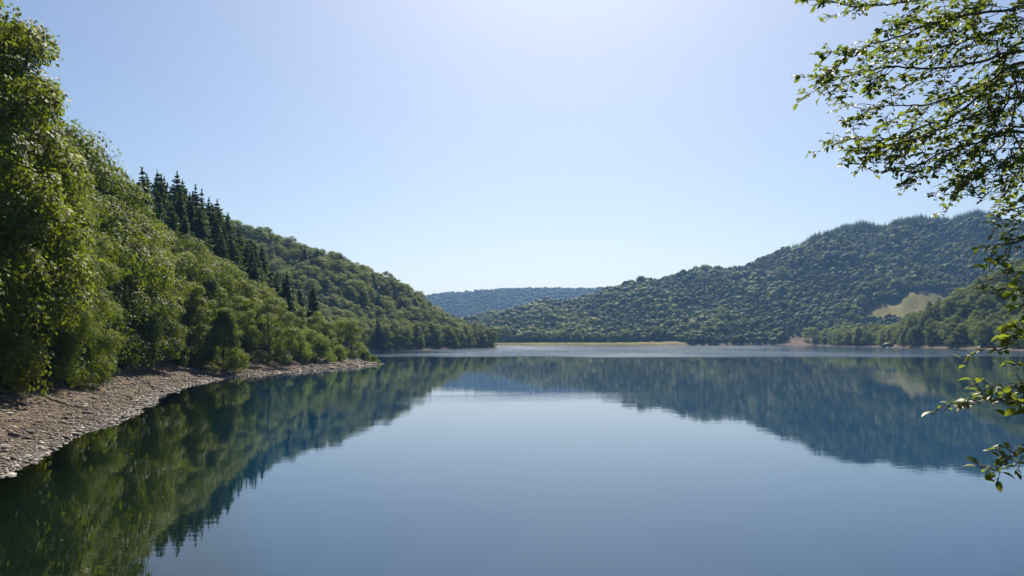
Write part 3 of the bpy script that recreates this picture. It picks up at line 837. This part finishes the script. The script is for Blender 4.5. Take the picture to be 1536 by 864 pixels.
# ------------------------------------------------------------------ shingle stones, driftwood, rocks
def stones(n, g):
    acc = Acc(); made = 0
    while made < n:
        k = 4000
        y = 30 * (205 / 30) ** g.random(k); x = np.interp(y, SHORE[:12, 1], SHORE[:12, 0]) - np.abs(g.normal(0, 4.2, k)) + .9
        s = shore_sd(x, y); ok = (s > -.5) & (s < 12) & (x > -.68 * y); x, y, s = x[ok], y[ok], s[ok]
        z = height(x, y, s)
        size = np.where(g.random(len(x)) < .006, g.uniform(.14, .28, len(x)), np.clip(g.lognormal(-3.0, .5, len(x)), .03, .30)) * (.75 + y / 160) * np.where(s < .8, 1.15, 1)
        for i in range(len(x)):
            v = ICO_V * g.uniform(.75, 1.2, (12, 1)) * size[i] * np.array([g.uniform(.8, 1.5), g.uniform(.6, 1.1), g.uniform(.28, .55)])
            a = g.uniform(0, 6.28); c, s_ = math.cos(a), math.sin(a); t = g.normal(0, .25)
            v = v @ np.array([[c, s_, 0], [-s_, c, 0], [0, 0, 1]]) @ np.array([[1, 0, 0], [0, math.cos(t), math.sin(t)], [0, -math.sin(t), math.cos(t)]])
            acc.add(v + [x[i], y[i], z[i] + size[i] * .08], ICO_F, float(np.clip(g.normal(.42 + (.22 if s[i] < .7 else 0), .24), 0, 1)))
            made += 1
            if made >= n: break
    return acc
o = obj('shingle', stones(26000, np.random.default_rng(3)).mesh('shingle', M['stone'])); tag(o, 'loose slate stones scattered over the beach', kind='stuff')

def drift(P, r, label, side=None):
    root = bpy.data.objects.new('driftwood', None); COL.objects.link(root)
    P = np.array(P, float); b = P[0].copy(); b[2] = zat(b[0], b[1]); root.location = b
    tag(root, label, 'branch')
    def lay(Q):
        n = 9; t = np.linspace(0, 1, n)
        q = np.array([np.interp(t, np.linspace(0, 1, len(Q)), np.array(Q)[:, k]) for k in range(3)]).T
        q[:, 2] = height(q[:, 0], q[:, 1]) + r * .9 + q[:, 2] + np.random.default_rng(len(Q)).normal(0, .015, n)
        return q - b
    acc = Acc(); add_tube(acc, lay(P), np.linspace(r, r * .35, 9), 7); obj('stem', acc.mesh('driftwood_stem', M['deadwood'], True), root)
    for s in side or []:
        acc = Acc(); add_tube(acc, lay(np.array(s, float)), np.linspace(r * .5, r * .15, 9), 6); obj('side_branch', acc.mesh('driftwood_side', M['deadwood'], True), root)
def pt(px, py, dz=0.0):
    """the spot on the beach seen in that direction"""
    D = np.linspace(25, 230, 4000); x = (px - 768) / FPX * D; z = 6 - (py - 510) / FPX * D
    k = np.argmax(z < height(x, D)); return (x[k], D[k], dz)
drift([pt(64, 592), pt(95, 606), pt(122, 613)], .10, 'long bare branch lying on the shingle at the foot of the trees', [[pt(100, 607), pt(118, 617)], [pt(112, 611, .1), pt(138, 617, .05)]])
drift([pt(114, 606), pt(126, 613), pt(139, 618)], .06, 'short forked stick lying just below the long bare branch', [[pt(120, 610), pt(112, 615)]])
drift([pt(222, 578), pt(236, 583)], .07, 'small dark stick on the upper shingle near the bend of the shore')

def rock(x, y, sx, sy, sz, label, seed):
    g = np.random.default_rng(seed)
    V, F = ico_sub(ICO_V, ICO_F, 2)
    V = V * (1 + .16 * np.sin(V @ g.normal(0, 3, (3, 1)) + 1) + g.normal(0, .05, (len(V), 1))) * [sx, sy, sz]
    acc = Acc(); acc.add(V, F, .12)
    o = obj('boulder', acc.mesh('boulder', M['stone'])); o.location = (x, y, zat(x, y) + sz * .25); tag(o, label, 'rock')
rock(305.5, 653, 4, 4, 2.6, 'dark reddish rock outcrop at the waterline point below the wooded spur', 1)
rock(301.5, 644, 1.8, 1.8, .8, 'low flat rock in the water just off the dark outcrop', 2)

# ------------------------------------------------------------------ overhanging tree beside the camera
def spline(P, n):
    P = np.array(P, float); m = len(P); t = np.linspace(0, m - 1, n)
    out = np.zeros((n, 3))
    for k in range(n):
        i = min(int(t[k]), m - 2); u = t[k] - i
        p0, p1, p2, p3 = P[max(i - 1, 0)], P[i], P[i + 1], P[min(i + 2, m - 1)]
        out[k] = .5 * (2 * p1 + (p2 - p0) * u + (2 * p0 - 5 * p1 + 4 * p2 - p3) * u * u + (3 * p1 - p0 - 3 * p2 + p3) * u ** 3)
    return out

TX, TY = 8.6, 7.6
tz = zat(TX, TY)
ot = bpy.data.objects.new('overhanging_tree', None); COL.objects.link(ot); ot.location = (TX, TY, tz)
tag(ot, 'close leafy tree whose thin twigged branches hang over the water beside the camera', 'tree')
base = np.array([TX, TY, tz])
acc = Acc()
TP = spline([(0, 0, -.5), (.1, 0, 2), (-.15, .1, 4.5), (-.3, .1, 7), (-.5, 0, 10), (-.6, .2, 13)], 16)
add_tube(acc, TP, np.linspace(.24, .05, 16) * np.r_[1.35, np.ones(15)], 10)
obj('trunk', acc.mesh('overhanging_trunk', M['bark'], True), ot)

def branch(way, r0, leaf, twigs, seed, dens=1.0, tz_=None, bare=.0, tip_from=.12, twl=1.0):
    """way: points of the branch in world metres; twigs with leaves spring from it"""
    g = np.random.default_rng(seed)
    w = [np.array(p) for p in way]
    if tz_ is not None:
        st = base + np.array([np.interp(tz_, TP[:, 2], TP[:, 0]), np.interp(tz_, TP[:, 2], TP[:, 1]), tz_])
        w = [st, (st * .45 + w[0] * .55) + np.array([0, 0, .25])] + w
    n = 10 * len(w); P = spline(w, n)
    P += np.cumsum(g.normal(0, .006, (n, 3)), 0) * np.linspace(0, 1, n)[:, None]
    wood = Acc(); lv = Acc()
    add_tube(wood, P - base, np.linspace(r0 * .8, .003, n), 6)
    sl = np.linalg.norm(np.diff(P, axis=0), axis=1).sum()
    stk = []
    def leaves_on(Q, spacing, skip):
        L = np.linalg.norm(np.diff(Q, axis=0), axis=1); cum = np.r_[0, np.cumsum(L)]
        m = max(1, int(cum[-1] * (1 - skip) / spacing * dens * 1.75))
        pos = cum[-1] * (skip + (1 - skip) * (np.arange(m) + g.uniform(0, .8, m)) / m)
        C = np.array([np.interp(pos, cum, Q[:, k]) for k in range(3)]).T
        T = nrm(np.array([np.interp(pos, cum, np.gradient(Q[:, k])) for k in range(3)]).T)
        side = nrm(np.cross(T, [0, 0, 1.0]) + 1e-6) * np.where(np.arange(m) % 2 == 0, 1, -1)[:, None]
        A = T * .65 + side * .8 + g.normal(0, .33, (m, 3)) + [0, 0, -.12]
        Nn = np.array([0, 0, 1.0]) + g.normal(0, .42, (m, 3))
        Ls = leaf * g.uniform(.5, 1.15, m) * .97
        C2 = C + nrm(A) * (Ls * .22)[:, None]
        for a_, b_ in zip(C, C2): stk.append((a_, b_))
        tone = np.clip(g.normal(.42, .24, m), 0, 1)
        add_broad_leaves(lv, C2 - base, Nn, A, Ls, Ls * g.uniform(.52, .72, m), tone)
    leaves_on(P[int(n * .8):], .045, 0)
    for k in range(twigs):
        t = tip_from + (1 - tip_from) * (k + g.uniform(0, 1)) / twigs
        i = min(n - 2, int(t * n)); T = nrm(P[i + 1] - P[i])
        side = nrm(np.cross(T, [0, 0, 1.0])) * (1 if k % 2 else -1)
        d = nrm(T * g.uniform(.5, 1.0) + side * g.uniform(.25, .9) * .6 + np.array([0, 0, g.normal(0, .42)]))
        ln = twl * g.uniform(.2, .5) * (1.15 - .5 * t)
        q = np.linspace(0, 1, 7)[:, None]
        Q = P[i] + d * ln * q + np.array([0, 0, -.10 * ln]) * q * q + T * .15 * ln * q * q + np.cumsum(g.normal(0, .008, (7, 3)), 0)
        add_tube(wood, Q - base, np.linspace(.0042, .0014, 7), 4)
        if g.random() < bare: continue
        leaves_on(Q, .042, .22)
        for _ in range(g.integers(1, 4)):
            j = g.integers(2, 6); dd = nrm(d + g.normal(0, .55, 3)); l2 = ln * g.uniform(.3, .55)
            q2 = np.linspace(0, 1, 5)[:, None]; Q2 = Q[j] + dd * l2 * q2 + np.array([0, 0, -.08 * l2]) * q2 * q2
            add_tube(wood, Q2 - base, np.linspace(.0035, .0014, 5), 4)
            leaves_on(Q2, .04, .25)
    b = obj('branch', wood.mesh('overhanging_branch', M['twig'], True), ot)
    for a_, b_ in stk:
        pass
    obj('leaves', lv.mesh('branch_leaves', M['leaf_near']), b)

def way(D0, D1, *pp):
    n = len(pp); return [at(p[0], p[1], D0 + (D1 - D0) * i / max(1, n - 1)) for i, p in enumerate(pp)]
branch(way(7.4, 6.6, (1545, 8), (1517, 13), (1451, 17), (1392, 28), (1343, 45), (1299, 54), (1262, 66), (1236, 74)), 0.022, .066, 40, 1, tz_=7.0)
branch(way(7.6, 7.0, (1545, -22), (1480, -12), (1378, 3), (1294, 12), (1235, 4)), 0.020, .064, 40, 2, tz_=7.4)
branch(way(7.2, 6.8, (1545, 76), (1474, 92), (1408, 100), (1343, 96), (1294, 108), (1252, 120)), 0.022, .064, 40, 3, tz_=6.3)
branch(way(7.5, 6.9, (1545, 92), (1492, 122), (1467, 142), (1425, 172), (1365, 196), (1318, 212), (1262, 214)), 0.026, .064, 44, 4, tz_=6.0)
branch(way(7.3, 6.9, (1545, 60), (1500, 110), (1392, 148), (1338, 150), (1299, 160)), 0.020, .062, 35, 5, tz_=6.4)
branch(way(7.2, 6.7, (1545, 148), (1492, 165), (1441, 180), (1394, 205), (1346, 225), (1280, 236)), 0.020, .064, 40, 6, tz_=5.4)
branch(way(7.0, 6.6, (1545, 196), (1474, 208), (1425, 222), (1385, 246), (1364, 228)), 0.019, .064, 40, 7, tz_=4.9)
branch(way(7.6, 7.3, (1545, 30), (1495, 46), (1441, 62), (1394, 70), (1346, 72)), 0.017, .062, 37, 8, tz_=6.8)
branch(way(7.8, 7.6, (1545, -40), (1480, 0), (1432, 30), (1404, 40)), 0.017, .064, 35, 9, tz_=7.6)
branch(way(7.4, 7.0, (1545, 120), (1510, 150), (1480, 195), (1465, 235), (1441, 262)), 0.016, .062, 32, 10, tz_=5.2)
branch(way(7.0, 6.6, (1545, 225), (1510, 240), (1470, 268), (1433, 288)), 0.016, .066, 28, 11, tz_=4.6)
branch(way(6.9, 6.5, (1545, 190), (1500, 215), (1467, 250), (1418, 283)), .016, .06, 11, 12, bare=.8, tz_=4.7)
branch(way(7.3, 7.1, (1545, 110), (1520, 150), (1512, 200), (1520, 250), (1500, 285)), 0.016, .064, 35, 13, tz_=5.3)
branch(way(6.2, 5.7, (1580, 268), (1560, 300), (1530, 316), (1502, 326)), .018, .066, 14, 14, dens=.75, tz_=4.0, twl=.6)
branch(way(5.6, 5.2, (1560, 320), (1560, 345), (1520, 360), (1480, 372), (1468, 398)), .018, .07, 18, 15, dens=.75, tz_=3.6, twl=.6)
branch(way(5.4, 5.0, (1560, 385), (1560, 395), (1530, 420), (1500, 438)), .016, .07, 14, 16, dens=.75, tz_=3.2, twl=.6)
branch(way(4.9, 4.6, (1570, 430), (1560, 448), (1535, 470)), .014, .075, 12, 17, twl=.5, tz_=2.9)
branch(way(4.1, 3.8, (1604, 450), (1589, 482), (1556, 495), (1532, 500), (1518, 518)), .012, .06, 14, 18, dens=.95, tz_=2.6, twl=.38)
branch(way(4.0, 3.6, (1600, 580), (1584, 600), (1544, 602), (1504, 600), (1462, 606)), .012, .055, 18, 19, dens=.9, tz_=2.2, twl=.38)
branch(way(3.9, 3.6, (1600, 640), (1584, 648), (1544, 656), (1512, 664), (1488, 674)), .012, .055, 15, 20, dens=.95, tz_=2.0, twl=.36)
branch(way(4.0, 3.8, (1600, 562), (1594, 560), (1554, 572), (1522, 568)), .010, .056, 10, 21, dens=.9, tz_=2.3, twl=.36)

gb = np.random.default_rng(88)
for k in range(15):
    a = k * 2.399963 + .5; zz = 4.2 + k * .56
    ln = (3.4 - .12 * k) * gb.uniform(.8, 1.15)
    ex = np.array([math.cos(a), math.sin(a), 0])
    if (TX + ex[0] * ln) < .66 * (TY + ex[1] * ln) + 1.2: ln *= .35; zz += .6
    p0 = base + np.array([np.interp(zz, TP[:, 2], TP[:, 0]), np.interp(zz, TP[:, 2], TP[:, 1]), zz])
    branch([p0, p0 + ex * ln * .4 + [0, 0, .5], p0 + ex * ln * .75 + [0, 0, .65], p0 + ex * ln + [0, 0, .45]], .024, .066, 26, 200 + k, tip_from=.12)

# ------------------------------------------------------------------ air
HZ = 6200
def box(name, x, y, z0, z1, m):
    V = [(sx * x, sy * y, z) for z in (z0, z1) for sx, sy in ((-1, -1), (1, -1), (1, 1), (-1, 1))]
    F = [(3, 2, 1, 0), (4, 5, 6, 7), (0, 1, 5, 4), (1, 2, 6, 5), (2, 3, 7, 6), (3, 0, 4, 7)]
    return obj(name, mesh_np(name, V, [np.array(F)], m))
m, nt, out = new_mat('thin_blue_haze')
vol = N_(nt, 'ShaderNodeVolumePrincipled')
vol.inputs['Color'].default_value = (.25, .50, 1.0, 1); vol.inputs['Density'].default_value = 0.000092; vol.inputs['Anisotropy'].default_value = .25
nt.links.new(vol.outputs[0], out.inputs['Volume'])
o = box('haze', HZ, HZ, -8, 290, m); tag(o, kind='stuff')

# ------------------------------------------------------------------ light, sky, camera
SUN_EL, SUN_AZ = R(43), R(4)      # azimuth clockwise from straight ahead (+Y)
w = bpy.data.worlds.new('World'); scene.world = w; w.use_nodes = True
nt = w.node_tree
sky = nt.nodes.new('ShaderNodeTexSky'); sky.sky_type = 'NISHITA'; sky.sun_disc = False
sky.sun_elevation = SUN_EL; sky.sun_rotation = SUN_AZ
sky.altitude = 300; sky.air_density = 1.0; sky.dust_density = 1.5; sky.ozone_density = 2.4
bg = nt.nodes['Background']; hs = N_(nt, 'ShaderNodeHueSaturation', i_Saturation=1.13); nt.links.new(sky.outputs[0], hs.inputs['Color']); nt.links.new(hs.outputs[0], bg.inputs['Color']); bg.inputs['Strength'].default_value = .0515
sl = bpy.data.lights.new('sun', 'SUN'); sl.energy = 5.0; sl.angle = R(.5); sl.color = (1, .91, .76)
so = link(bpy.data.objects.new('sun', sl))
sdv = Vector((math.sin(SUN_AZ) * math.cos(SUN_EL), math.cos(SUN_AZ) * math.cos(SUN_EL), math.sin(SUN_EL)))
so.rotation_euler = sdv.to_track_quat('Z', 'Y').to_euler(); so.location = sdv * 400 + Vector((0, 0, 60))

cam = bpy.data.cameras.new('camera'); cam.sensor_width = 36; cam.lens = 36 * FPX / 1536; cam.shift_y = 78 / 1536
cam.clip_start = .1; cam.clip_end = 30000
co = link(bpy.data.objects.new('camera', cam)); co.location = (0, 0, 6); co.rotation_euler = (R(90), 0, 0)
scene.camera = co

vs = scene.view_settings
vs.view_transform = 'Standard'; vs.look = 'None'; vs.gamma = 1; vs.use_curve_mapping = False; vs.exposure = 0.97
cy = scene.cycles
cy.max_bounces = 6; cy.diffuse_bounces = 3; cy.glossy_bounces = 3; cy.transmission_bounces = 4; cy.transparent_max_bounces = 8; cy.volume_bounces = 0
cy.use_denoising = True; cy.caustics_reflective = False; cy.caustics_refractive = False
cy.sample_clamp_indirect = 6
